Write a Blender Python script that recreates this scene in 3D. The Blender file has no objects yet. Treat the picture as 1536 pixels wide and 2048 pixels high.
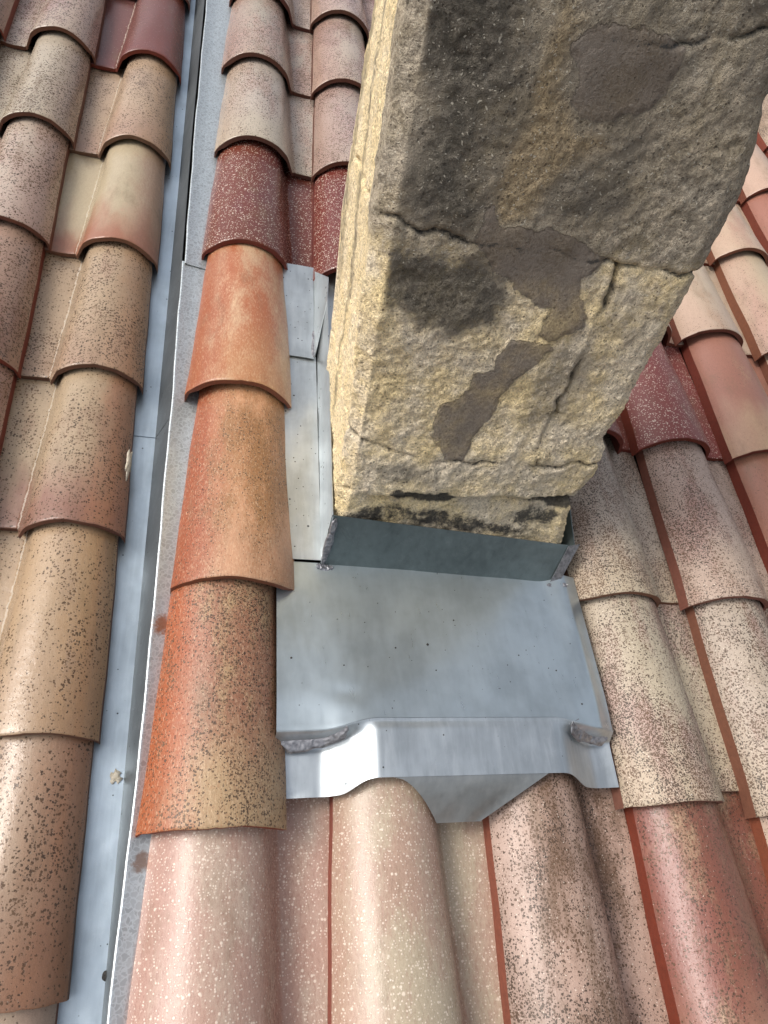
import bpy, math, random
import numpy as np
from mathutils import Matrix, Vector

random.seed(7)
rng = np.random.default_rng(11)
scene = bpy.context.scene
C = bpy.data.collections.new("scene_objects")
scene.collection.children.link(C)

# ------------------------------------------------------------------ frames
# Roof frame: u across the slope, v up the slope, h off the slope.  World frame: x, y level, z up.
E1 = np.array([0.99681528, 0.02464263, 0.07584221])
E2 = np.array([0.0, 0.95105652, -0.30901699])
UP = np.array([-0.07974522, 0.30803286, 0.94802767])
ORG = np.array([0.25, 0.775, 0.0])
RW = np.array([E1, E2, UP])
M_ROOF = Matrix(((*RW[0], 0), (*RW[1], 0), (*RW[2], 0), (0, 0, 0, 1))) @ Matrix.Translation(Vector(-ORG))

# ------------------------------------------------------------------ camera
cam_c = np.array([0.03962031, 0.27556061, 0.99742994])
cx = np.array([0.96203844, -0.06417898, 0.26526045])
cy = np.array([0.07799282, -0.86676866, -0.49257406])
cz = np.array([0.26153235, 0.49456359, -0.82885927])
cw = RW @ (cam_c - ORG)
X, Y, Z = RW @ cx, -(RW @ cy), -(RW @ cz)
cam = bpy.data.cameras.new("camera")
cam.sensor_fit = 'VERTICAL'
cam.sensor_height = 36.0
cam.lens = 1354.456 / 2048 * 36.0
cam.clip_start = 0.01
cam.clip_end = 500
cam_o = bpy.data.objects.new("camera", cam)
cam_o.matrix_world = Matrix(((X[0], Y[0], Z[0], cw[0]), (X[1], Y[1], Z[1], cw[1]), (X[2], Y[2], Z[2], cw[2]), (0, 0, 0, 1)))
C.objects.link(cam_o)
scene.camera = cam_o

# ------------------------------------------------------------------ light
SUN_DIR = Vector((-0.61, -0.09, 0.75)).normalized()      # towards the sun
world = bpy.data.worlds.new("World")
scene.world = world
world.use_nodes = True
wn, wl = world.node_tree.nodes, world.node_tree.links
wn.clear()
wo = wn.new('ShaderNodeOutputWorld')
bg = wn.new('ShaderNodeBackground')
sky = wn.new('ShaderNodeTexSky')
sky.sky_type = 'NISHITA'
sky.sun_disc = False
sky.sun_elevation = math.asin(SUN_DIR.z)
sky.sun_rotation = math.atan2(SUN_DIR.x, SUN_DIR.y)
sky.air_density = 1.0
sky.dust_density = 6.0
sky.ozone_density = 1.0
hs = wn.new('ShaderNodeHueSaturation')
hs.inputs['Saturation'].default_value = 0.42
wl.new(sky.outputs[0], hs.inputs['Color'])
wl.new(hs.outputs[0], bg.inputs['Color'])
bg.inputs['Strength'].default_value = 0.15
wl.new(bg.outputs[0], wo.inputs[0])
sun = bpy.data.lights.new("sun", 'SUN')
sun.energy = 1.0
sun.angle = math.radians(16)
sun.color = (1.0, 0.95, 0.88)
sun_o = bpy.data.objects.new("sun", sun)
sun_o.rotation_euler = SUN_DIR.to_track_quat('Z', 'Y').to_euler()
C.objects.link(sun_o)
vs = scene.view_settings
vs.view_transform = 'Standard'
vs.look = 'None'
vs.gamma = 1
vs.use_curve_mapping = False
vs.exposure = 0.45
scene.cycles.use_denoising = True

# ------------------------------------------------------------------ helpers
def lin(rgb, k=1.0):
    out = []
    for c in rgb:
        c = c / 255.0
        out.append((c / 12.92 if c <= 0.04045 else ((c + 0.055) / 1.055) ** 2.4) * k)
    return out

def hash3(ix, iy, iz, seed):
    n = (ix * 374761393 + iy * 668265263 + iz * 2147483647 + seed * 974711) & 0xFFFFFFFF
    n = ((n ^ (n >> 13)) * 1274126177) & 0xFFFFFFFF
    n = (n ^ (n >> 16)) & 0xFFFFFFFF
    n = (n * 2246822519) & 0xFFFFFFFF
    return ((n ^ (n >> 15)) & 0xFFFFFF) / float(0xFFFFFF)

def vnoise(x, y, z, seed=0):
    x, y, z = np.broadcast_arrays(x, y, z)
    xi, yi, zi = np.floor(x).astype(np.int64), np.floor(y).astype(np.int64), np.floor(z).astype(np.int64)
    fx, fy, fz = x - xi, y - yi, z - zi
    fx, fy, fz = [t * t * (3 - 2 * t) for t in (fx, fy, fz)]
    r = 0
    for a in (0, 1):
        for b in (0, 1):
            for c in (0, 1):
                w = (fx if a else 1 - fx) * (fy if b else 1 - fy) * (fz if c else 1 - fz)
                r = r + w * hash3(xi + a, yi + b, zi + c, seed)
    return r

def fbm(x, y, z, sc, oct=4, seed=0, gain=0.5):
    t, amp, tot = 0, 1.0, 0
    for o in range(oct):
        t = t + amp * vnoise(x * sc + 7.3 * o, y * sc + 3.1 * o, z * sc + 5.7 * o, seed + o)
        tot += amp
        amp *= gain
        sc *= 2.03
    return t / tot          # 0..1

def sstep(a, b, x):
    t = np.clip((x - a) / (b - a), 0, 1)
    return t * t * (3 - 2 * t)

def mesh_from(name, verts, faces, mats, smooth=True, midx=None):
    me = bpy.data.meshes.new(name)
    me.from_pydata([tuple(map(float, v)) for v in verts], [], [tuple(int(i) for i in f) for f in faces])
    for m in mats:
        me.materials.append(m)
    if midx is not None:
        me.polygons.foreach_set('material_index', np.array(midx, dtype=np.int32))
    me.polygons.foreach_set('use_smooth', np.full(len(me.polygons), bool(smooth)))
    me.update()
    return me

def link(name, me, parent=None, mat=None):
    o = bpy.data.objects.new(name, me)
    C.objects.link(o)
    if parent is not None:
        o.parent = parent
    if mat is not None:
        o.matrix_local = mat
    return o

def tag(o, label=None, cat=None, group=None, kind=None):
    if label: o['label'] = label
    if cat: o['category'] = cat
    if group: o['group'] = group
    if kind: o['kind'] = kind
    return o

def grid_sheet(P, t):
    """P: (n, m, 3) array of points; returns verts/faces of a closed sheet of thickness t (below the surface)."""
    n, m, _ = P.shape
    du = np.gradient(P, axis=0)
    dv = np.gradient(P, axis=1)
    N = np.cross(du, dv)
    N /= np.linalg.norm(N, axis=2, keepdims=True) + 1e-12
    Q = P - N * t
    V = list(P.reshape(-1, 3)) + list(Q.reshape(-1, 3))
    off = n * m
    F = []
    idx = lambda i, j: i * m + j
    for i in range(n - 1):
        for j in range(m - 1):
            F.append((idx(i, j), idx(i + 1, j), idx(i + 1, j + 1), idx(i, j + 1)))
            F.append((off + idx(i, j), off + idx(i, j + 1), off + idx(i + 1, j + 1), off + idx(i + 1, j)))
    # rim, on vertices of its own so that the edge stays crisp
    loop = [idx(i, 0) for i in range(n)] + [idx(n - 1, j) for j in range(1, m)] + \
           [idx(i, m - 1) for i in range(n - 2, -1, -1)] + [idx(0, j) for j in range(m - 2, 0, -1)]
    b = len(V)
    for k in loop:
        V.append(V[k])
        V.append(V[off + k])
    L = len(loop)
    for k in range(L):
        a, c = b + 2 * k, b + 2 * ((k + 1) % L)
        F.append((a, a + 1, c + 1, c))
    return V, F, 2 * (n - 1) * (m - 1)

# ------------------------------------------------------------------ materials
class NT:
    def __init__(self, name):
        self.m = bpy.data.materials.new(name)
        self.m.use_nodes = True
        self.n, self.l = self.m.node_tree.nodes, self.m.node_tree.links
        self.n.clear()
        self.out = self.n.new('ShaderNodeOutputMaterial')
        self.b = self.n.new('ShaderNodeBsdfPrincipled')
        self.l.new(self.b.outputs[0], self.out.inputs[0])
    def set(self, sock, v):
        if isinstance(v, bpy.types.NodeSocket):
            self.l.new(v, sock)
        elif isinstance(v, (list, tuple)) and len(v) == 3 and sock.type == 'RGBA':
            sock.default_value = (*v, 1)
        else:
            sock.default_value = v
    def math(self, op, a, b=0.0, c=0.0, clamp=False):
        x = self.n.new('ShaderNodeMath'); x.operation = op; x.use_clamp = clamp
        for i, v in enumerate((a, b, c)): self.set(x.inputs[i], v)
        return x.outputs[0]
    def vmath(self, op, a, b=(0, 0, 0)):
        x = self.n.new('ShaderNodeVectorMath'); x.operation = op
        self.set(x.inputs[0], a)
        if op == 'SCALE': self.set(x.inputs['Scale'], b)
        else: self.set(x.inputs[1], b)
        return x.outputs['Value'] if op in ('LENGTH', 'DISTANCE', 'DOT_PRODUCT') else x.outputs[0]
    def mix(self, f, a, b, mode='MIX'):
        x = self.n.new('ShaderNodeMix'); x.data_type = 'RGBA'; x.blend_type = mode
        self.set(x.inputs[0], f); self.set(x.inputs[6], a); self.set(x.inputs[7], b)
        return x.outputs[2]
    def sm(self, v, a, b, o0=0.0, o1=1.0):
        x = self.n.new('ShaderNodeMapRange'); x.interpolation_type = 'SMOOTHSTEP'
        for i, w in enumerate((v, a, b, o0, o1)): self.set(x.inputs[i], w)
        return x.outputs[0]
    def lr(self, v, a, b, o0=0.0, o1=1.0):
        x = self.n.new('ShaderNodeMapRange')
        for i, w in enumerate((v, a, b, o0, o1)): self.set(x.inputs[i], w)
        return x.outputs[0]
    def noise(self, vec, scale, detail=3, rough=0.5, dist=0.0):
        x = self.n.new('ShaderNodeTexNoise')
        self.set(x.inputs['Vector'], vec)
        self.set(x.inputs['Scale'], scale)
        x.inputs['Detail'].default_value = detail
        x.inputs['Roughness'].default_value = rough
        x.inputs['Distortion'].default_value = dist
        return x.outputs[0]
    def voro(self, vec, scale, feature='F1', rnd=1.0):
        x = self.n.new('ShaderNodeTexVoronoi'); x.feature = feature
        self.set(x.inputs['Vector'], vec)
        self.set(x.inputs['Scale'], scale)
        x.inputs['Randomness'].default_value = rnd
        return x
    def attr(self, name, kind='OBJECT'):
        x = self.n.new('ShaderNodeAttribute'); x.attribute_type = kind; x.attribute_name = name
        return x
    def coord(self):
        return self.n.new('ShaderNodeTexCoord').outputs['Object']
    def xyz(self, v):
        x = self.n.new('ShaderNodeSeparateXYZ'); self.set(x.inputs[0], v)
        return x.outputs
    def bump(self, h, strength, dist, normal=None):
        x = self.n.new('ShaderNodeBump')
        x.inputs['Strength'].default_value = strength
        x.inputs['Distance'].default_value = dist
        self.set(x.inputs['Height'], h)
        if normal is not None: self.set(x.inputs['Normal'], normal)
        return x.outputs[0]

def tile_material():
    T = NT('glazed_clay')
    co = T.coord()
    x, y, z = T.xyz(co)
    seed = T.attr('seed').outputs['Vector']
    p = T.vmath('ADD', co, seed)
    stretch = T.n.new('ShaderNodeMapping')
    T.set(stretch.inputs[0], p)
    stretch.inputs['Scale'].default_value = (1.0, 0.38, 1.0)
    ps = stretch.outputs[0]
    A, B, Cc, D = [T.attr(k).outputs['Color'] for k in ('col_a', 'col_b', 'col_c', 'col_d')]
    p1 = T.xyz(T.attr('par_one').outputs['Vector'])      # tail band, left edge, b share
    p2 = T.xyz(T.attr('par_two').outputs['Vector'])      # dark specks, white specks, roughness
    n1 = T.noise(ps, 13, 3, 0.55)
    n2 = T.noise(ps, 38, 4, 0.6)
    n3 = T.noise(ps, 300, 4, 0.7)
    nn = T.math('ADD', T.math('MULTIPLY', n1, 0.7), T.math('MULTIPLY', n2, 0.3))
    fb = T.sm(T.math('ADD', nn, T.math('MULTIPLY', T.math('SUBTRACT', n3, 0.3), 0.30)), T.math('SUBTRACT', 0.78, T.math('MULTIPLY', p1[2], 0.5)), T.math('SUBTRACT', 1.0, T.math('MULTIPLY', p1[2], 0.5)))
    c = T.mix(fb, A, B)
    # band near the tail
    fc = T.math('MULTIPLY', T.sm(T.math('ADD', y, T.math('MULTIPLY', T.math('SUBTRACT', n1, 0.5), 0.30)), 0.16, 0.02), p1[0])
    c = T.mix(fc, c, Cc)
    # sprayed flank
    ax = T.math('ABSOLUTE', x)
    fd = T.math('MULTIPLY', T.sm(T.math('ADD', ax, T.math('MULTIPLY', T.math('SUBTRACT', T.math('ADD', T.math('MULTIPLY', n2, 0.7), T.math('MULTIPLY', n3, 0.3)), 0.5), 0.10)), 0.085, 0.02), p1[1])
    c = T.mix(fd, c, D)
    # grain
    n4 = T.noise(p, 900, 2, 0.7)
    c = T.mix(0.55, c, T.mix(T.sm(T.math('ADD', T.math('MULTIPLY', n4, 0.6), T.math('MULTIPLY', n3, 0.4)), 0.3, 0.7), T.mix(1.0, c, (0.72, 0.70, 0.68), 'MULTIPLY'), T.mix(1.0, c, (1.22, 1.2, 1.18), 'MULTIPLY')))
    st_ = T.noise(T.vmath('ADD', ps, (4.0, 2.0, 9.0)), 24, 5, 0.65)
    c = T.mix(T.math('MULTIPLY', T.sm(st_, 0.52, 0.72), 0.34), c, (0.15, 0.105, 0.06))
    fib = T.n.new('ShaderNodeMapping'); T.set(fib.inputs[0], p); fib.inputs['Rotation'].default_value = (0, 0, 0.6); fib.inputs['Scale'].default_value = (1.0, 0.40, 1.0)
    fn = T.noise(fib.outputs[0], 420, 4, 0.7, 0.5)
    fz = T.math('MULTIPLY', p1[1], T.sm(p1[1], 0.7, 0.95))
    c = T.mix(T.math('MULTIPLY', fz, T.sm(fn, 0.48, 0.72, 0.0, 0.50)), c, (0.62, 0.43, 0.28))
    c = T.mix(T.math('MULTIPLY', fz, T.sm(fn, 0.50, 0.30, 0.0, 0.35)), c, (0.36, 0.13, 0.055))
    # ragged pale edge of the slip coat along the foot of the barrel (left slope)
    lx = T.math('ADD', ax, T.math('ADD', T.math('MULTIPLY', y, 0.033), T.math('MULTIPLY', T.math('SUBTRACT', T.noise(p, 75, 4, 0.7), 0.5), 0.012)))
    on = T.sm(T.attr('speck_scale').outputs['Fac'], 0.9, 0.8)
    c = T.mix(T.math('MULTIPLY', on, T.sm(T.math('ABSOLUTE', T.math('SUBTRACT', lx, 0.1635)), 0.0022, 0.0006, 0.0, 0.55)), c, (0.66, 0.60, 0.52))
    # specks: two sizes of dark pits, irregular in shape
    dens = T.math('MULTIPLY', p2[0], T.sm(nn, 0.34, 0.64, 0.75, 1.75))
    spk = T.attr('speck_scale').outputs['Fac']
    pits = None
    for sc, r0, w in ((135, 0.24, 0.50), (235, 0.33, 1.0), (400, 0.36, 1.05)):
        nz = T.n.new('ShaderNodeTexNoise'); T.set(nz.inputs['Vector'], p); nz.inputs['Scale'].default_value = sc * 2.2; nz.inputs['Detail'].default_value = 2
        wp = T.vmath('ADD', T.vmath('SCALE', p, spk), T.vmath('SCALE', T.vmath('SUBTRACT', nz.outputs['Color'], (0.5, 0.5, 0.5)), 0.9 / sc))
        v = T.voro(wp, sc)
        rad = T.math('MULTIPLY', T.math('SUBTRACT', T.math('MULTIPLY', dens, w), T.xyz(v.outputs['Color'])[0]), r0 * 2.2)
        s = T.sm(T.math('SUBTRACT', T.math('MINIMUM', rad, r0 * 1.25), v.outputs['Distance']), -0.03, 0.04)
        pits = s if pits is None else T.math('MAXIMUM', pits, s)
    dark = T.mix(T.sm(n2, 0.35, 0.65), (0.035, 0.022, 0.014), (0.10, 0.055, 0.028))
    c = T.mix(T.math('MULTIPLY', pits, 0.90), c, dark)
    whites = None
    for sc, r0, w in ((80, 0.24, 0.50), (150, 0.28, 0.75), (300, 0.34, 0.95)):
        v = T.voro(T.vmath('ADD', p, (3.1, 7.7, 1.9)), sc)
        rad = T.math('MULTIPLY', T.math('SUBTRACT', T.math('MULTIPLY', T.math('MULTIPLY', p2[1], 1.3), w), T.xyz(v.outputs['Color'])[1]), r0 * 2.0)
        s = T.sm(T.math('SUBTRACT', T.math('MINIMUM', rad, r0), v.outputs['Distance']), -0.06, 0.10)
        whites = s if whites is None else T.math('MAXIMUM', whites, s)
    c = T.mix(T.math('MULTIPLY', whites, 0.60), c, (0.78, 0.68, 0.57))
    T.set(T.b.inputs['Base Color'], c)
    T.set(T.b.inputs['Roughness'], T.math('ADD', p2[2], T.math('MULTIPLY', T.math('SUBTRACT', n3, 0.5), 0.25)))
    T.b.inputs['Specular IOR Level'].default_value = 0.5
    hgt = T.math('ADD', T.math('MULTIPLY', n3, 0.5), T.math('MULTIPLY', T.noise(p, 70, 2), 0.9))
    hgt = T.math('SUBTRACT', T.math('ADD', hgt, T.math('MULTIPLY', n4, 0.25)), T.math('MULTIPLY', pits, 0.6))
    hgt = T.math('ADD', hgt, T.math('MULTIPLY', whites, 0.3))
    T.set(T.b.inputs['Normal'], T.bump(hgt, 0.55, 0.0012))
    return T.m

def clay_edge_material():
    T = NT('raw_clay_edge')
    p = T.vmath('ADD', T.coord(), T.attr('seed').outputs['Vector'])
    e = T.attr('col_e').outputs['Color']
    n = T.noise(p, 120, 4, 0.65)
    n2 = T.noise(p, 700, 2, 0.6)
    c = T.mix(n, T.mix(1.0, e, (0.6, 0.6, 0.6), 'MULTIPLY'), T.mix(1.0, e, (1.3, 1.3, 1.3), 'MULTIPLY'))
    c = T.mix(T.sm(n2, 0.62, 0.72), c, (0.12, 0.06, 0.04))
    T.set(T.b.inputs['Base Color'], c)
    T.b.inputs['Roughness'].default_value = 0.75
    T.set(T.b.inputs['Normal'], T.bump(T.math('ADD', n, T.math('MULTIPLY', n2, 0.5)), 0.6, 0.001))
    return T.m

def zinc_material(name, base=(0.52, 0.56, 0.585), rough=0.36, spangle=0.0, dirt=0.5, metal=0.85, streak=(1, 0.15, 1), stain=None, sk=1.0, bd=0.0018):
    T = NT(name)
    p = T.coord()
    mp = T.n.new('ShaderNodeMapping'); T.set(mp.inputs[0], p); mp.inputs['Scale'].default_value = streak
    n1 = T.noise(p, 9, 4, 0.6)
    n2 = T.noise(mp.outputs[0], 90, 4, 0.65)
    n3 = T.noise(p, 420, 3, 0.6)
    c = T.mix(T.sm(n1, 0.3, 0.7), [b * 0.80 for b in base], [b * 1.08 for b in base])
    c = T.mix(T.math('MULTIPLY', T.sm(n2, 0.45, 0.75), 0.35 * sk), c, [base[0] * 1.25, base[1] * 1.22, base[2] * 1.2])
    c = T.mix(T.math('MULTIPLY', T.sm(n2, 0.5, 0.25), 0.30 * sk), c, [b * 0.6 for b in base])
    if spangle > 0:
        v = T.voro(T.vmath('ADD', p, T.vmath('SCALE', T.vmath('SUBTRACT', T.noise_col(p, 140), (0.5, 0.5, 0.5)), 0.009)), 135, 'DISTANCE_TO_EDGE')
        vv = T.voro(p, 135)
        sp = T.sm(v.outputs['Distance'], 0.02, 0.16)
        c = T.mix(T.math('MULTIPLY', sp, spangle), [min(1, b * 1.25) for b in base], T.mix(T.xyz(vv.outputs['Color'])[0], [b * 0.55 for b in base], [b * 0.95 for b in base]))
    # small dirt specks and water marks
    v = T.voro(T.vmath('ADD', p, (0.3, 0.7, 0.1)), 130)
    s = T.sm(T.math('SUBTRACT', T.math('MULTIPLY', T.math('SUBTRACT', 0.13 * dirt * 2, T.xyz(v.outputs['Color'])[0]), 2.2), v.outputs['Distance']), -0.06, 0.04)
    c = T.mix(T.math('MULTIPLY', s, 0.85), c, (0.03, 0.03, 0.03))
    wm = T.sm(T.math('ABSOLUTE', T.math('SUBTRACT', T.noise(p, 24, 4, 0.6, 0.6), 0.52)), 0.012, 0.0)
    c = T.mix(T.math('MULTIPLY', wm, 0.22 * dirt), c, (0.75, 0.76, 0.76))
    if stain:
        for (q, r, col) in stain:
            d = T.vmath('DISTANCE', p, q)
            f = T.sm(T.math('ADD', d, T.math('MULTIPLY', T.math('SUBTRACT', T.noise(p, 130, 4, 0.7), 0.5), r * 1.6)), r, r * 0.35)
            c = T.mix(T.math('MULTIPLY', f, 0.85), c, col)
    T.set(T.b.inputs['Base Color'], c)
    T.b.inputs['Metallic'].default_value = metal
    T.set(T.b.inputs['Roughness'], T.math('ADD', T.math('ADD', rough, T.math('MULTIPLY', T.math('SUBTRACT', n2, 0.5), 0.14)), T.math('MULTIPLY', s, 0.3)))
    h = T.math('ADD', T.math('MULTIPLY', T.noise(p, 16, 2), 2.6), T.math('ADD', T.math('MULTIPLY', n3, 0.10), T.math('MULTIPLY', n2, 0.12)))
    T.set(T.b.inputs['Normal'], T.bump(h, 0.5, bd))
    return T.m

def _noise_col(self, vec, scale):
    x = self.n.new('ShaderNodeTexNoise')
    self.set(x.inputs['Vector'], vec)
    x.inputs['Scale'].default_value = scale
    return x.outputs['Color']
NT.noise_col = _noise_col

def stone_material():
    T = NT('weathered_sandstone')
    p = T.coord()
    m1 = T.attr('mask_one', 'GEOMETRY').outputs['Color']
    m2 = T.attr('mask_two', 'GEOMETRY').outputs['Color']
    s1 = T.n.new('ShaderNodeSeparateColor'); T.set(s1.inputs[0], m1)
    s2 = T.n.new('ShaderNodeSeparateColor'); T.set(s2.inputs[0], m2)
    lichen, ybrown, mortar = s1.outputs
    black, grey, face = s2.outputs
    n1 = T.noise(p, 14, 5, 0.6)
    n2 = T.noise(p, 60, 5, 0.65)
    n3 = T.noise(p, 260, 4, 0.7)
    n4 = T.noise(p, 900, 2, 0.7)
    fine = T.math('ADD', T.math('MULTIPLY', n3, 0.6), T.math('MULTIPLY', n4, 0.4))
    c = T.mix(T.sm(n1, 0.35, 0.65), (0.88, 0.72, 0.42), (0.80, 0.71, 0.56))
    c = T.mix(T.math('MULTIPLY', T.sm(n2, 0.50, 0.68), 0.5), c, (0.55, 0.45, 0.33))
    c = T.mix(T.math('MULTIPLY', face, T.sm(n2, 0.35, 0.65, 0.35, 0.8)), c, (0.84, 0.70, 0.44))
    def thr(mask, k, w=0.14):
        nn = T.math('ADD', T.math('MULTIPLY', n2, 0.45), T.math('MULTIPLY', fine, 0.55))
        return T.sm(T.math('ADD', mask, T.math('MULTIPLY', T.math('SUBTRACT', nn, 0.5), k)), 0.5 - w, 0.5 + w)
    c = T.mix(T.math('MULTIPLY', thr(grey, 1.3, 0.3), 0.85), c, T.mix(T.sm(n2, 0.3, 0.7), (0.17, 0.150, 0.122), (0.46, 0.41, 0.34)))
    c = T.mix(T.math('MULTIPLY', thr(ybrown, 1.5, 0.3), 0.75), c, (0.36, 0.275, 0.16))
    c = T.mix(T.math('MULTIPLY', thr(lichen, 1.8, 0.25), 0.90), c, T.mix(T.sm(n2, 0.3, 0.7), (0.050, 0.047, 0.040), (0.17, 0.155, 0.13)))
    # grains and pale shell flecks
    c = T.mix(T.sm(fine, 0.40, 0.60), T.mix(1.0, c, (0.66, 0.64, 0.61), 'MULTIPLY'), T.mix(1.0, c, (1.30, 1.28, 1.24), 'MULTIPLY'))
    rot = T.n.new('ShaderNodeMapping'); T.set(rot.inputs[0], T.vmath('ADD', p, T.vmath('SCALE', T.noise_col(p, 45), 0.03)))
    rot.inputs['Rotation'].default_value = (0.4, 0.8, 0.5); rot.inputs['Scale'].default_value = (1.0, 2.6, 1.6)
    v = T.voro(rot.outputs[0], 185)
    fl = T.sm(T.math('SUBTRACT', T.math('MULTIPLY', T.math('SUBTRACT', 0.46, T.xyz(v.outputs['Color'])[0]), 0.85), v.outputs['Distance']), -0.02, 0.03)
    c = T.mix(T.math('MULTIPLY', fl, T.math('ADD', 0.15, T.math('MULTIPLY', grey, 0.62))), c, (0.66, 0.61, 0.50))
    v2 = T.voro(T.vmath('ADD', p, (0.31, 0.2, 0.7)), 230)
    pit = T.sm(T.math('SUBTRACT', T.math('MULTIPLY', T.math('SUBTRACT', 0.30, T.xyz(v2.outputs['Color'])[1]), 1.3), v2.outputs['Distance']), -0.04, 0.05)
    c = T.mix(T.math('MULTIPLY', pit, 0.55), c, (0.05, 0.04, 0.03))
    mcol = T.mix(T.sm(T.math('ADD', T.math('MULTIPLY', n1, 0.5), T.math('MULTIPLY', fine, 0.5)), 0.38, 0.62), (0.105, 0.078, 0.055), (0.21, 0.18, 0.15))
    mm = T.sm(T.math('ADD', mortar, T.math('MULTIPLY', T.math('ADD', T.math('SUBTRACT', n3, 0.5), T.math('SUBTRACT', n2, 0.5)), 0.9)), 0.40, 0.60)
    c = T.mix(T.math('MULTIPLY', mm, T.sm(n1, 0.25, 0.6, 0.62, 0.95)), c, mcol)
    c = T.mix(T.math('MULTIPLY', thr(black, 3.0, 0.22), 0.92), c, T.mix(n3, (0.016, 0.017, 0.017), (0.05, 0.05, 0.048)))
    T.set(T.b.inputs['Base Color'], c)
    T.set(T.b.inputs['Roughness'], T.math('SUBTRACT', 0.88, T.math('MULTIPLY', mm, 0.2)))
    T.b.inputs['Specular IOR Level'].default_value = 0.3
    h = T.math('ADD', T.math('MULTIPLY', n2, T.math('SUBTRACT', 0.8, T.math('MULTIPLY', grey, 0.5))), T.math('MULTIPLY', n3, 1.15))
    h = T.math('ADD', h, T.math('MULTIPLY', n4, 0.35))
    h = T.math('SUBTRACT', T.math('ADD', h, T.math('MULTIPLY', fl, 0.35)), T.math('MULTIPLY', pit, 0.6))
    h = T.math('MULTIPLY', h, T.math('SUBTRACT', 1.0, T.math('MULTIPLY', mm, 0.62)))
    T.set(T.b.inputs['Normal'], T.bump(h, 1.0, 0.0040))
    return T.m

def simple_material(name, a, b, scale, rough=0.8, metal=0.0, bump=0.4, bd=0.002):
    T = NT(name)
    p = T.coord()
    n = T.noise(p, scale, 5, 0.6)
    T.set(T.b.inputs['Base Color'], T.mix(T.sm(n, 0.3, 0.7), a, b))
    T.b.inputs['Roughness'].default_value = rough
    T.b.inputs['Metallic'].default_value = metal
    T.set(T.b.inputs['Normal'], T.bump(n, bump, bd))
    return T.m

MT = tile_material()
ME = clay_edge_material()
M_TRAY = zinc_material('zinc_tray', base=(0.46, 0.53, 0.565), rough=0.30, dirt=0.14, metal=0.80, sk=0.5, bd=0.0007)
M_UPST = zinc_material('zinc_upstand', base=(0.19, 0.235, 0.24), rough=0.42, dirt=0.2)  # base darkened: shade and tile reflection of the down-slope face put into the colour
M_BAND = zinc_material('zinc_painted_reflection', base=(0.13, 0.145, 0.155), rough=0.5, dirt=0.3, metal=0.6, streak=(1, 0.06, 1))  # gutter side: dark reflection of the tiles put into the base colour
M_SIDE = zinc_material('zinc_side', base=(0.56, 0.60, 0.61), rough=0.36, dirt=0.5)
M_APRON = zinc_material('zinc_apron', base=(0.50, 0.55, 0.58), rough=0.42, dirt=0.35, metal=0.85, sk=1.3, bd=0.0008)
M_GUT = zinc_material('zinc_gutter', base=(0.46, 0.545, 0.61), rough=0.40, dirt=0.35, streak=(1, 0.06, 1))
M_STRIP = zinc_material('galvanised_strip', base=(0.52, 0.57, 0.585), rough=0.42, metal=0.75, spangle=0.55, dirt=0.2,
                        stain=[((-0.001, 0.650, -0.012), 0.020, (0.36, 0.14, 0.05)), ((0.004, 0.335, -0.012), 0.016, (0.30, 0.20, 0.15))])
M_SOLDER = simple_material('solder', (0.19, 0.19, 0.205), (0.38, 0.38, 0.395), 150, 0.42, 0.85, 0.3, 0.001)
M_STONE = stone_material()
M_DECK = simple_material('dark_batten', (0.03, 0.022, 0.018), (0.06, 0.05, 0.04), 30, 0.9)
M_GRIT = simple_material('black_grit', (0.015, 0.014, 0.013), (0.05, 0.045, 0.04), 300, 0.7)
M_MORT = simple_material('pale_mortar', (0.42, 0.37, 0.28), (0.60, 0.55, 0.45), 160, 0.9, 0, 0.8)

# ------------------------------------------------------------------ roof deck (setting)
V = [(-1.6, -0.9, -0.12), (0.03, -0.9, -0.12), (0.03, -0.9, -0.064), (2.9, -0.9, -0.064),
     (-1.6, 3.6, -0.12), (0.03, 3.6, -0.12), (0.03, 3.6, -0.064), (2.9, 3.6, -0.064)]
Vb = [(x, y, -0.2) for x, y, z in V]
F = [(0, 1, 5, 4), (1, 2, 6, 5), (2, 3, 7, 6)]
F += [(8, 12, 15, 11), (0, 4, 12, 8), (3, 11, 15, 7), (0, 8, 11, 3, 2, 1), (4, 5, 6, 7, 15, 12)]
roof = link('roof', mesh_from('roof', V + Vb, F, [M_DECK], False))
roof.matrix_world = M_ROOF
tag(roof, 'sloping clay tile roof around the stone chimney', kind='structure')

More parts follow.
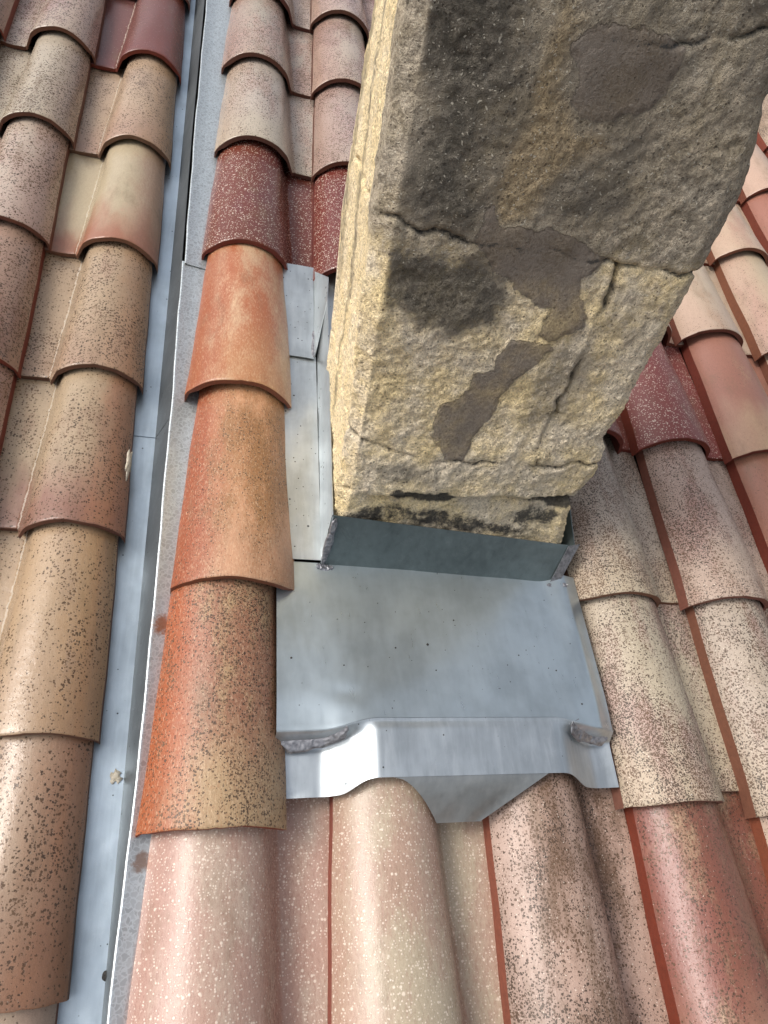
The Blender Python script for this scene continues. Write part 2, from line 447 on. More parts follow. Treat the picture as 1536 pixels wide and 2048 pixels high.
# ------------------------------------------------------------------ tile meshes
PV = 0.358
def tile_mesh(name, mixed=True, scale=1.0, mirror=False, seed=1, w0=0.184, w1=0.150, length=0.455, H0=0.058, notch=0.022):
    r = random.Random(seed)
    t = 0.0115
    nb = 27
    ys = [0, 0.0012, 0.004, 0.02, 0.06, 0.11, 0.16, 0.21, 0.26, 0.31, 0.36, 0.41, length]
    cols = []
    ph = [r.uniform(0, 6.28) for _ in range(6)]
    cxs = [(r.uniform(0, 0.2), r.uniform(0.003, 0.007), r.uniform(0.4, 1.3)) for _ in range(4)]
    chip = lambda x_: sum(a_ * math.exp(-((x_ - c_) / w_) ** 2) for c_, w_, a_ in cxs)
    for yi, y in enumerate(ys):
        f = y / length
        w = w0 + (w1 - w0) * f
        H = H0 * (w / w0) * 0.985
        xl = (w0 - w) / 2
        R = (w * w / 4 + H * H) / (2 * H)
        am = math.asin(min(1, (w / 2) / R))
        lift = 0.0135 * (1 - y / PV) - 0.0105
        pts = []
        for k in range(nb):
            a = -am + 2 * am * k / (nb - 1)
            px_ = xl + w / 2 + R * math.sin(a)
            ph_ = R * math.cos(a) - (R - H)
            nx, nh = math.sin(a), math.cos(a)
            pts.append([px_, ph_, nx, nh])
        if mixed:
            pan = -0.027
            xr = xl + w
            # concave fillet and pan
            q = pts[:nb - 4]
            x0, h0 = q[-1][0], q[-1][1]
            xe = xr + 0.011
            s0 = -q[-1][2] / max(q[-1][3], 0.2)
            for k in range(1, 9):
                s = k / 8
                xx = x0 + (xe - x0) * s
                hh = (2*s**3 - 3*s**2 + 1) * h0 + (s**3 - 2*s**2 + s) * (xe - x0) * s0 + (-2*s**3 + 3*s**2) * pan
                q.append([xx, hh, 0.25 * (1 - s), 1])
            for s, hh in ((0.35, pan - 0.001), (0.62, pan - 0.001), (0.72, pan + 0.0008), (1.0, pan + 0.0004)):
                q.append([xe + (0.258 - xe) * s, hh, 0, 1])
            pts = q
        row_t, row_b = [], []
        for k, (xx, hh, nx, nh) in enumerate(pts):
            nl = math.hypot(nx, nh); nx /= nl; nh /= nl
            yy = y
            if mixed:
                yy += notch * float(sstep(w0 + 0.001, w0 + 0.005, xx)) * (1 - f)
            wob = 0.0009 * math.sin(11 * y + ph[0] + 9 * xx) + 0.0007 * math.sin(23 * y + ph[1] + 31 * xx) + 0.0005 * math.sin(70 * xx + ph[2] + 17 * y)
            dx = 0.0008 * math.sin(15 * y + ph[3]) + 0.0005 * math.sin(41 * y + ph[4])
            yy += (0.0009 * math.sin(60 * xx + ph[5]) + 0.0016 * chip(xx)) * (1 - min(1, y * 60))
            bev = 0.0017 if yi == 0 else (0.0004 if yi == 1 else 0)
            if k == 0 or k == len(pts) - 1:
                bev += 0.0006
            row_t.append((xx + dx, yy, hh + lift + wob - bev))
            tt = t
            if k == 0: tt = 0.026
            # thickness straight down at the free left edge so the cut side shows
            wx = nx * (0.0 if k == 0 else min(1, k / 3)) * (0.55 if not mixed and k > nb - 4 else 1)
            row_b.append((xx + dx - wx * tt, yy, hh + lift + wob - (tt if k == 0 else nh * tt)))
        cols.append((row_t, row_b))
    n = min(len(c[0]) for c in cols)
    S = np.array([[c[0][k] for k in range(n)] for c in cols])
    Bm = np.array([[c[1][k] for k in range(n)] for c in cols])
    ny = len(ys)
    V, F, I = [], [], []
    def add(p):
        V.append(p); return len(V) - 1
    ti = [[add(S[j, k]) for k in range(n)] for j in range(ny)]
    bi = [[add(Bm[j, k]) for k in range(n)] for j in range(ny)]
    sm = []
    for j in range(ny - 1):
        for k in range(n - 1):
            F.append((ti[j][k], ti[j][k+1], ti[j+1][k+1], ti[j+1][k])); I.append(0); sm.append(True)
            F.append((bi[j][k], bi[j+1][k], bi[j+1][k+1], bi[j][k+1])); I.append(1); sm.append(True)
    te = [add(S[0, k]) for k in range(n)]; be = [add(Bm[0, k]) for k in range(n)]
    th = [add(S[-1, k]) for k in range(n)]; bh = [add(Bm[-1, k]) for k in range(n)]
    for k in range(n - 1):
        F.append((te[k], be[k], be[k+1], te[k+1])); I.append(1); sm.append(True)
        F.append((th[k], th[k+1], bh[k+1], bh[k])); I.append(1); sm.append(True)
    l1 = [add(S[j, 0]) for j in range(ny)]; l2 = [add(Bm[j, 0]) for j in range(ny)]
    r1 = [add(S[j, -1]) for j in range(ny)]; r2 = [add(Bm[j, -1]) for j in range(ny)]
    for j in range(ny - 1):
        F.append((l1[j], l1[j+1], l2[j+1], l2[j])); I.append(1); sm.append(True)
        F.append((r1[j], r2[j], r2[j+1], r1[j+1])); I.append(1); sm.append(True)
    V = np.array(V) * scale
    if mirror:
        V[:, 0] *= -1
        F = [tuple(reversed(f)) for f in F]
    me = mesh_from(name, V, F, [MT, ME], True, I)
    return me

MIX = [tile_mesh('roof_tile_mesh', True, 1.0, False, s) for s in (1, 2, 3)]
COV = [tile_mesh('cover_tile_mesh', False, 1.0, False, s, w0=0.190, w1=0.150) for s in (4, 5)]
LMX = [tile_mesh('mirrored_tile_mesh', True, 0.90, True, s, w0=0.176, w1=0.142, length=0.46) for s in (6, 7, 8)]

K = 0.66
def style(a, b, c=None, d=None, p1=(0, 0, 0.5), p2=(0.4, 0, 0.42), e=(128, 62, 42)):
    return dict(a=a, b=b, c=c or b, d=d or b, p1=p1, p2=p2, e=e)
ST = {
 'white_pink': style((204, 158, 138), (212, 184, 154), (196, 150, 130), (200, 150, 128), (0.2, 0.6, 0.62), (0.06, 0.60, 0.30), (176, 92, 66)),
 'beige_brown': style((205, 172, 150), (150, 118, 86), (196, 150, 122), (212, 178, 160), (0.3, 0.5, 0.70), (0.66, 0.30, 0.42), (172, 88, 62)),
 'pink_red': style((150, 84, 68), (196, 158, 118), (206, 172, 134), (178, 108, 92), (0.4, 0.4, 0.45), (0.42, 0.26, 0.32), (158, 62, 34)),
 'speckled': style((202, 182, 158), (196, 160, 140), (204, 182, 140), (206, 176, 158), (0.5, 0.2, 0.55), (0.86, 0.34, 0.50), (158, 100, 78)),
 'speckled_pink': style((198, 168, 152), (190, 148, 132), (200, 178, 146), (200, 160, 146), (0.3, 0.2, 0.60), (0.82, 0.34, 0.48), (162, 92, 74)),
 'dark_red': style((140, 62, 50), (128, 66, 58), (120, 62, 52), (150, 62, 44), (0.5, 0.4, 0.50), (0.06, 0.66, 0.22), (142, 52, 34)),
 'red_fleck': style((158, 76, 62), (148, 70, 60), None, None, (0, 0, 0.5), (0.05, 0.66, 0.40), (150, 56, 34)),
 'rust': style((218, 160, 120), (168, 118, 76), (214, 174, 138), (184, 92, 54), (0.35, 1.0, 0.62), (0.36, 0.0, 0.45), (176, 104, 70)),
 'rust_top': style((196, 116, 80), (218, 174, 140), (196, 148, 104), (184, 92, 58), (0.55, 0.95, 0.65), (0.10, 0.05, 0.34), (164, 100, 70)),
 'rust_low': style((170, 122, 92), (196, 165, 124), (198, 168, 126), (196, 92, 48), (0.9, 1.0, 0.45), (0.56, 0.0, 0.42), (184, 86, 48)),
 'terra': style((186, 116, 92), (200, 156, 122), (212, 178, 136), (192, 120, 100), (0.75, 0.4, 0.40), (0.26, 0.0, 0.40), (150, 62, 40)),
 'peach': style((212, 184, 152), (206, 164, 134), (216, 178, 150), (214, 170, 145), (0.4, 0.5, 0.50), (0.28, 0.0, 0.42), (158, 92, 66)),
 'pale': style((206, 190, 168), (200, 172, 152), (206, 190, 160), (190, 150, 122), (0.4, 0.6, 0.50), (0.54, 0.05, 0.20), (128, 84, 62)),
 'pale_pink': style((206, 184, 168), (198, 164, 148), (204, 176, 156), (188, 140, 120), (0.3, 0.6, 0.65), (0.56, 0.05, 0.20), (130, 76, 56)),
 'tan_pink': style((184, 148, 128), (164, 116, 98), (160, 104, 86), (186, 140, 112), (0.5, 0.3, 0.50), (0.6, 0, 0.22), (150, 62, 40)),
 'tan': style((196, 170, 134), (180, 140, 112), (172, 116, 92), (198, 150, 98), (0.35, 0.65, 0.45), (0.47, 0, 0.18), (138, 98, 72)),
 'tan_red': style((188, 160, 126), (168, 130, 104), (160, 104, 82), (190, 130, 84), (0.9, 0.7, 0.50), (0.47, 0, 0.18), (146, 96, 70)),
 'tan_gold': style((198, 170, 128), (182, 146, 118), (176, 136, 110), (208, 160, 98), (0.2, 0.65, 0.45), (0.47, 0, 0.18), (148, 100, 74)),
 'cream': style((204, 180, 144), (200, 150, 116), (186, 116, 88), (196, 132, 98), (1.0, 0.65, 0.35), (0.0, 0, 0.17), (160, 108, 82)),
 'brick': style((168, 104, 86), (180, 128, 102), (160, 92, 74), (168, 100, 80), (0.6, 0.4, 0.50), (0.40, 0, 0.26), (150, 56, 34)),
 'wine': style((140, 84, 76), (150, 96, 88), (138, 66, 50), (158, 66, 36), (0.5, 0.68, 0.50), (0.0, 0, 0.24), (150, 56, 34)),
}
LABEL = {
 'rust_low': 'bright orange tile with brown speckles beside the flashing tray',
 'rust': 'orange tile streaked with brown beside the flashing',
 'rust_top': 'glossy orange tile below the dark red one',
 'dark_red': 'glossy dark red tile with white flecks',
 'red_fleck': 'red tile with coarse white flecks',
 'cream': 'smooth cream tile fading to terracotta at its lower end',
 'wine': 'smooth wine red tile with an orange flank',
}
def jitter(c, r, a=6, sat=0.76):
    l = 0.3 * c[0] + 0.6 * c[1] + 0.1 * c[2]
    c = [l + (v - l) * sat for v in c]
    d = r.uniform(-a, a)
    return [max(5, min(250, v + d + r.uniform(-a * 0.6, a * 0.6))) for v in c]
TILE_N = 0
def put_tile(me, u, v, h, st, rotz=0.0, tilt=0.0, speck=1.0):
    global TILE_N
    TILE_N += 1
    r = random.Random(TILE_N * 17 + 3)
    s = ST[st]
    o = link('tile', me, roof)
    rz = rotz + r.uniform(-0.006, 0.006)
    o.matrix_local = Matrix.Translation((u, v, h)) @ Matrix.Rotation(rz, 4, 'Z') @ Matrix.Rotation(tilt + r.uniform(-0.008, 0.008), 4, 'Y')
    for k, q in (('col_a', 'a'), ('col_b', 'b'), ('col_c', 'c'), ('col_d', 'd'), ('col_e', 'e')):
        o[k] = lin(jitter(s[q], r, 6, 0.92 if 'rust' in st or q == 'e' else 0.76), K * (0.80 if q == 'e' or ('rust' in st and q == 'd') else 1.0))
    o['seed'] = [r.uniform(0, 30), r.uniform(0, 30), r.uniform(0, 30)]
    o['par_one'] = [max(0.0, x + r.uniform(-0.06, 0.06)) if x > 0 else 0.0 for x in s['p1']]
    o['par_two'] = [max(0.0, s['p2'][0] * r.uniform(0.85, 1.12)), s['p2'][1] * r.uniform(0.85, 1.1), s['p2'][2] + r.uniform(-0.03, 0.03)]
    o['speck_scale'] = speck * r.uniform(0.93, 1.07) if speck == 1.0 else speck
    if st in LABEL:
        o['label'] = LABEL[st]
    return o

# main slope: columns i (0.235 m apart), rows j; measured tail positions where they depart from the lattice
PU = 0.235
TAIL = {(0,0):(0.0,0.0),(0,1):(-0.006,0.363),(3,1):(0.706,0.372),(4,1):(0.948,0.352),(0,2):(0.005,0.699),(3,2):(0.696,0.713),(4,2):(0.942,0.718),
        (0,3):(-0.002,1.073),(4,3):(0.936,1.076),(5,3):(1.182,1.080),(0,4):(0.001,1.448),(1,4):(0.233,1.428),(5,4):(1.166,1.438),(6,4):(1.409,1.433),
        (0,5):(0.006,1.803),(1,5):(0.237,1.790),(6,5):(1.398,1.795),(0,6):(0.003,2.159),(1,6):(0.239,2.145),(7,6):(1.648,2.150),
        (0,7):(0.006,2.515),(1,7):(0.240,2.505)}
STY = {(0,0):'white_pink',(1,0):'white_pink',(2,0):'beige_brown',(3,0):'pink_red',(4,0):'beige_brown',
       (0,1):'rust_low',(3,1):'speckled',(4,1):'speckled',(5,1):'speckled_pink',
       (0,2):'rust',(3,2):'speckled',(4,2):'speckled_pink',(5,2):'terra',(6,2):'peach',
       (0,3):'rust_top',(3,3):'red_fleck',(4,3):'red_fleck',(5,3):'terra',(6,3):'peach',
       (0,4):'dark_red',(1,4):'dark_red',(4,4):'peach',(5,4):'peach',(6,4):'peach',(7,4):'speckled_pink',
       (0,5):'pale',(1,5):'pale_pink',(5,5):'terra',(6,5):'peach',(7,5):'terra',(8,5):'peach',
       (0,6):'pale_pink',(1,6):'pale_pink',(6,6):'brick',(7,6):'peach',(8,6):'terra',
       (0,7):'pale_pink',(1,7):'pale_pink',(0,8):'pale_pink',(1,8):'white_pink',(0,-1):'white_pink'}
pool = ['speckled', 'speckled_pink', 'peach', 'terra', 'beige_brown', 'pale_pink']
rr = random.Random(5)
for j in range(-2, 9):
    for i in range(0, 11):
        if i in (1, 2) and 1 <= j <= 3:
            continue                                   # chimney and its flashing
        u, v = TAIL.get((i, j), (i * PU + (0.012 if i > 2 and j < 5 else 0), j * PV))
        st = STY.get((i, j), rr.choice(pool))
        if i == 0 and 1 <= j <= 3:
            put_tile(COV[j % 2], u, v, 0.010, st)
        else:
            put_tile(MIX[(i * 7 + j * 3) % 3], u, v, 0.0, st)

# left slope: its own lattice, mirrored tiles, lower by the depth of the gutter
LV = [-0.42, -0.11, 0.194, 0.492, 0.810, 1.123, 1.455, 1.798, 2.160, 2.545, 2.92]
LST = {(0,1):'peach',(0,2):'tan_red',(0,3):'tan_gold',(0,4):'tan_red',(0,5):'tan',(0,6):'cream',(0,7):'tan',(0,8):'wine',(0,9):'pale_pink',
       (1,4):'tan_pink',(1,5):'tan_pink',(1,6):'pale_pink',(1,7):'pale',(1,8):'pale_pink',(1,9):'pale_pink',(1,3):'tan',(1,2):'tan',(2,8):'tan_pink',(2,7):'pale',(2,6):'tan',(2,9):'pale_pink'}
lpool = ['tan', 'pale', 'pale_pink', 'tan_gold', 'tan_pink', 'tan_red']
for a in range(0, 6):
    for b, vv in enumerate(LV):
        ur = -0.066 - 0.0150 * (vv - 0.19) - a * 0.210
        st = LST.get((a, b), rr.choice(lpool))
        put_tile(LMX[(a * 5 + b * 2) % 3], ur, vv + a * 0.006, -0.050, st, rotz=0.014, speck=0.80)

# ------------------------------------------------------------------ valley gutter beside the left slope
gut = bpy.data.objects.new('valley_gutter', None)
C.objects.link(gut)
gut.matrix_world = M_ROOF @ Matrix.Translation((-0.03, 0, -0.07))
GI = Matrix.Translation((0.03, 0, 0.07))
tag(gut, 'long grey zinc gutter with spangled cover strip, left of the orange tiles', 'gutter')
vS = np.array([-1.2, 0.173, 0.294, 0.536, 1.066, 1.427, 1.891, 2.486, 3.5])
uS = np.array([-0.016, -0.0145, -0.0135, -0.0125, -0.0225, -0.033, -0.046, -0.057, -0.076])
strip_u = lambda v: np.interp(v, vS, uS)
gut_u = lambda v: -0.0225 - 0.0262 * v
def gutter_piece(v0, v1, dh, n=40):
    vs_ = np.linspace(v0, v1, n)
    P = []
    for v in vs_:
        g, s = gut_u(v), strip_u(v)
        row = [(g - 0.115, v, -0.078 + dh), (g - 0.09, v, -0.078 + dh), (g - 0.06, v, -0.0775 + dh), (g - 0.03, v, -0.0775 + dh), (g - 0.006, v, -0.0775 + dh), (g, v, -0.0775 + dh),
               (g + (s - g) * 0.15, v, -0.068 + dh), (g + (s - g) * 0.95 - 0.002, v, -0.014 + dh)]
        P.append(row)
    return np.array(P)
for (v0, v1, dh) in ((-0.9, 1.045, 0.0), (1.035, 3.3, 0.0016)):
    P = gutter_piece(v0, v1, dh)
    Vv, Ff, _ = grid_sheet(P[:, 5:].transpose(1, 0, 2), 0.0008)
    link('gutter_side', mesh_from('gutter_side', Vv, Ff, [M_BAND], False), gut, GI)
    P = P[:, :6].transpose(1, 0, 2)
    Vv, Ff, _ = grid_sheet(P, 0.0008)
    me = mesh_from('gutter_channel', Vv, Ff, [M_GUT], True)
    o = link('gutter_channel', me, gut, GI)
    me.polygons.foreach_set('use_smooth', np.zeros(len(me.polygons), dtype=bool))
def strip_piece(v0, v1, dh, du, n=50):
    P = []
    for v in np.linspace(v0, v1, n):
        s = float(strip_u(v)) + du
        w = 0.0006 * math.sin(v * 19) + 0.0004 * math.sin(v * 47 + 1)
        s += w
        P.append([(s + 0.001, v, -0.013 + dh), (s - 0.0012, v, -0.011 + dh), (s - 0.0018, v, -0.0085 + dh), (s - 0.0005, v, -0.0065 + dh), (s + 0.0018, v, -0.0065 + dh), (s + 0.0045, v, -0.0085 + dh),
                  (s + 0.03, v, -0.0125 + dh + w), (s + 0.06, v, -0.0165 + dh), (0.14, v, -0.020 + dh)])
    return np.array(P).transpose(1, 0, 2)
for (v0, v1, dh, du) in ((-0.9, 1.432, 0.0, -0.001), (1.425, 3.3, 0.0022, 0.004)):
    Vv, Ff, _ = grid_sheet(strip_piece(v0, v1, dh, du), 0.0009)
    link('cover_strip', mesh_from('cover_strip', Vv, Ff, [M_STRIP], True), gut, GI)
# folded end of the lower strip at the lap
P = np.array([[(-0.034, 1.432, -0.009), (-0.0265, 1.25, -0.010)], [(-0.0365, 1.42, -0.035), (-0.0365, 1.30, -0.040)], [(-0.046, 1.40, -0.055), (-0.0475, 1.36, -0.058)]])
Vv, Ff, _ = grid_sheet(P, 0.001)
link('folded_tab', mesh_from('folded_tab', Vv, Ff, [M_UPST], False), gut, GI)

# ------------------------------------------------------------------ chimney flashing
fl = bpy.data.objects.new('chimney_flashing', None)
C.objects.link(fl)
fl.matrix_world = M_ROOF @ Matrix.Translation((0.45, 0.75, 0.0))
FI = Matrix.Translation((-0.45, -0.75, 0.0))
tag(fl, 'soldered zinc flashing tray wrapped round the foot of the stone chimney', 'flashing')
def prof(u):
    up_ = sstep(0.226, 0.306, u)
    dn = 1 - sstep(0.575, 0.672, u)
    h = 0.006 + 0.052 * up_ * dn
    h = h + 0.006 * np.clip((u - 0.682) / 0.03, 0, 1)
    return h
def hump(u): return sstep(0.226, 0.306, u) * (1 - sstep(0.580, 0.668, u))
def edge_v(u): return 0.4985 - 0.014 * (1 - hump(u))
def tray_h(u, v):
    f = np.clip((0.76 - v) / 0.27, 0, 1)
    h = (0.010 + 0.046 * f * (0.72 + 0.28 * sstep(0.17, 0.30, u))) + 0.002
    h = h - 0.004 * (1 - hump(u)) * sstep(0.545, 0.484, v) ** 1.3
    h = h + 0.0018 * (fbm(u, v, 0 * u, 9, 2, 3) - 0.5) * 2
    h = h - 0.0014 * np.exp(-(((u - 0.262) / 0.022) ** 2 + ((v - 0.535) / 0.012) ** 2))
    h = h + 0.010 * sstep(0.61, 0.672, u) ** 2 - 0.010 * np.clip((u - 0.672) / 0.03, 0, 1) - 0.028 * sstep(0.62, 0.70, u) * f
    return h
# tray and its front fold
us = np.linspace(0.164, 0.700, 120)
U, W = np.meshgrid(us, np.linspace(0, 1, 70) ** 1.3, indexing='ij')
W = edge_v(U) * (1 - W) + 0.757 * W
P = np.stack([U, W, tray_h(U, W)], 2)
Vv, Ff, _ = grid_sheet(P, 0.0009)
link('flashing_tray', mesh_from('flashing_tray', Vv, Ff, [M_TRAY], True), fl, FI)
# shaped apron over the tiles
def apron_pt(u, s):
    vt = edge_v(u) - 0.0008
    ph = prof(u)
    vf = 0.402 + 0.016 * sstep(0.02, 0.058, ph) + 0.0 * u
    v = vt + (vf - vt) * s
    th = tray_h(u, vt)
    k = sstep(0.0, 0.22, s)
    h = th * (1 - k) + (ph + 0.001) * k
    # crisp fold where both levels meet
    h = h + 0.0015 * np.exp(-((s) / 0.03) ** 2)
    h = h - 0.004 * sstep(0.8, 1.0, s) * sstep(0.22, 0.18, u)
    return np.stack([u, v, h + 0.0012 * (fbm(u, v, 0 * u, 22, 2, 9) - 0.5)], -1)
SS = np.concatenate([np.linspace(0, 0.2, 18), np.linspace(0.23, 1, 24)])
P = np.array([[apron_pt(np.array(u), np.array(s)) for s in SS[::-1]] for u in us])
Vv, Ff, _ = grid_sheet(P, 0.0010)
link('apron', mesh_from('apron', Vv, Ff, [M_APRON], True), fl, FI)
# tapering lip folded down over the pan between the two barrels
P = []
for k in range(13):
    s = k / 12
    ul = 0.318 + (0.392 - 0.318) * s ** 0.55
    ur = 0.560 + (0.458 - 0.560) * s
    v = 0.4195 - 0.0575 * s
    h = 0.0575 - 0.040 * s ** 1.15
    P.append([(ul + (ur - ul) * q / 14, v, h + 0.0006 * math.sin(q * 0.9)) for q in range(15)])
P = np.array(P).transpose(1, 0, 2)[:, ::-1]
Vv, Ff, _ = grid_sheet(P, 0.0012)
link('apron_lip', mesh_from('apron_lip', Vv, Ff, [zinc_material('zinc_lip', base=(0.40, 0.41, 0.40), rough=0.38, dirt=0.1)], True), fl, FI)

def quad_sheet(name, a, b, c, d, mat, n=16, m=6, t=0.0012, amp=0.0008, seed=0):
    """a-b bottom edge, d-c top edge; the outer face looks along (b-a)x(d-a)."""
    a, b, c, d = map(np.array, (a, b, c, d))
    P = np.zeros((n, m, 3))
    for i in range(n):
        for j in range(m):
            s, q = i / (n - 1), j / (m - 1)
            P[i, j] = (a * (1 - s) + b * s) * (1 - q) + (d * (1 - s) + c * s) * q
    N = np.cross(b - a, d - a); N = N / np.linalg.norm(N)
    P += N * (amp * 2 * (fbm(P[..., 0], P[..., 1], P[..., 2], 18, 2, seed) - 0.5))[..., None]
    Vv, Ff, _ = grid_sheet(P, t)
    return link(name, mesh_from(name, Vv, Ff, [mat], True), fl, FI)
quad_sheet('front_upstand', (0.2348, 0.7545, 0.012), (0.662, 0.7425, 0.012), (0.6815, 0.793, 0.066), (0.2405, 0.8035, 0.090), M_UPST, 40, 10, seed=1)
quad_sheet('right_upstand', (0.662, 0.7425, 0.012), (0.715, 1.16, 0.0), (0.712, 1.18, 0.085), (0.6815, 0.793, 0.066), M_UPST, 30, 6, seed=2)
quad_sheet('corner_fold', (0.646, 0.7405, 0.013), (0.664, 0.7405, 0.013), (0.690, 0.795, 0.070), (0.668, 0.7905, 0.068), M_SOLDER, 12, 10, amp=0.002, seed=3)
# left side: two lapped sheets with upstands
quad_sheet('side_flashing', (0.150, 0.7600, 0.0155), (0.2362, 0.7600, 0.0155), (0.2362, 1.212, 0.003), (0.150, 1.212, 0.003), M_SIDE, 14, 30, amp=0.0012, seed=4)
quad_sheet('side_flashing', (0.150, 1.2045, 0.007), (0.2315, 1.2010, 0.009), (0.2355, 1.47, 0.001), (0.150, 1.47, 0.001), M_SIDE, 14, 24, amp=0.0012, seed=5)
quad_sheet('side_upstand', (0.2375, 1.235, 0.002), (0.2362, 0.7600, 0.0158), (0.2415, 0.801, 0.088), (0.2485, 1.330, 0.070), M_SIDE, 30, 6, amp=0.0012, seed=6)
quad_sheet('side_upstand', (0.2360, 1.46, 0.001), (0.2318, 1.2015, 0.0095), (0.2480, 1.305, 0.070), (0.2480, 1.352, 0.083), M_SIDE, 20, 6, amp=0.0006, seed=7)
# behind the chimney
quad_sheet('back_flashing', (0.240, 1.10, -0.005), (0.72, 1.10, -0.005), (0.72, 1.50, 0.004), (0.240, 1.50, 0.004), M_SIDE, 14, 10, seed=8)

def solder(name, path, width, blobs, height=0.004, seed=0, normal=(0, 0, 1), scale=1.0):
    """bead of overlapping scale-shaped puddles along a path of roof-frame points"""
    r = random.Random(seed)
    path = [np.array(p, float) for p in path]
    L = [0]
    for p, q in zip(path, path[1:]): L.append(L[-1] + np.linalg.norm(q - p))
    def at(s):
        s = s * L[-1]
        for k in range(len(path) - 1):
            if s <= L[k + 1] or k == len(path) - 2:
                f = (s - L[k]) / (L[k + 1] - L[k]); return path[k] * (1 - f) + path[k + 1] * f
    nrm = np.array(normal, float); nrm /= np.linalg.norm(nrm)
    n, m = max(30, int(L[-1] / 0.0011)), 22
    cs = [((k + 0.5) / blobs + r.uniform(-0.25, 0.25) / blobs, r.uniform(-0.55, 0.55), r.uniform(0.55, 1.0)) for k in range(blobs)] * 1
    P = np.zeros((n, m, 3))
    for i in range(n):
        s = i / (n - 1)
        p = at(s); p2 = at(min(1, s + 0.01)); p1 = at(max(0, s - 0.01))
        t = (p2 - p1); t /= np.linalg.norm(t)
        side = np.cross(nrm, t); side /= np.linalg.norm(side)
        wloc = width * (0.75 + 0.45 * vnoise(np.array(s * 6.0), np.array(seed * 1.0), np.array(0.0), 5)) * (0.35 + 0.65 * float(sstep(0, 0.12, np.array(s))) * float(sstep(1, 0.88, np.array(s))))
        for j in range(m):
            q = j / (m - 1) * 2 - 1
            edge = max(0.0, 1 - abs(q) ** 6)
            best = 0.0
            for (cs_, cq, cr) in cs:
                d = math.hypot((s - cs_) * L[-1] / (width * 0.55), (q - cq) * 0.9) / cr
                if d < 1: best = max(best, (0.45 + 0.55 * math.exp(-((d - 0.80) / 0.16) ** 2)) * (0.55 + 0.45 * ((cs_ * 7.3) % 1)))
            hh = height * edge * (0.15 + 0.85 * best)
            P[i, j] = p + side * q * wloc * 0.5 + nrm * (hh - 0.0012 * (1 - edge))
    Vv, Ff, _ = grid_sheet(P[:, ::-1] if False else P, 0.001)
    return link(name, mesh_from(name, Vv, Ff, [M_SOLDER], True), fl, FI)
def on_apron(u, q):
    a_ = [float(x) for x in apron_pt(np.array(u), np.array(q))]
    return [a_[0], a_[1], a_[2] + 0.0015]
solder('solder_seam', [on_apron(0.172, 0.13), on_apron(0.20, 0.12), on_apron(0.23, 0.11), on_apron(0.262, 0.05)], 0.030, 20, 0.0014, 1, normal=(0, -0.4, 1))
solder('solder_seam', [on_apron(0.612, 0.05), on_apron(0.637, 0.10), on_apron(0.66, 0.12), on_apron(0.692, 0.12)], 0.028, 16, 0.0014, 2, normal=(0, -0.4, 1))
solder('solder_seam', [(0.238, 0.752, 0.014), (0.243, 0.776, 0.050), (0.247, 0.799, 0.088)], 0.013, 12, 0.0018, 3, normal=(0.0, -0.85, 0.35))
solder('solder_seam', [(0.228, 0.751, 0.0165), (0.243, 0.748, 0.014), (0.256, 0.749, 0.014)], 0.011, 7, 0.0025, 4)
solder('solder_seam', [(0.640, 0.738, 0.017), (0.655, 0.735, 0.018), (0.676, 0.736, 0.024)], 0.011, 8, 0.0025, 5)
solder('solder_seam', [(0.2305, 1.206, 0.010), (0.2320, 1.245, 0.008), (0.2325, 1.278, 0.007)], 0.008, 10, 0.0016, 6)

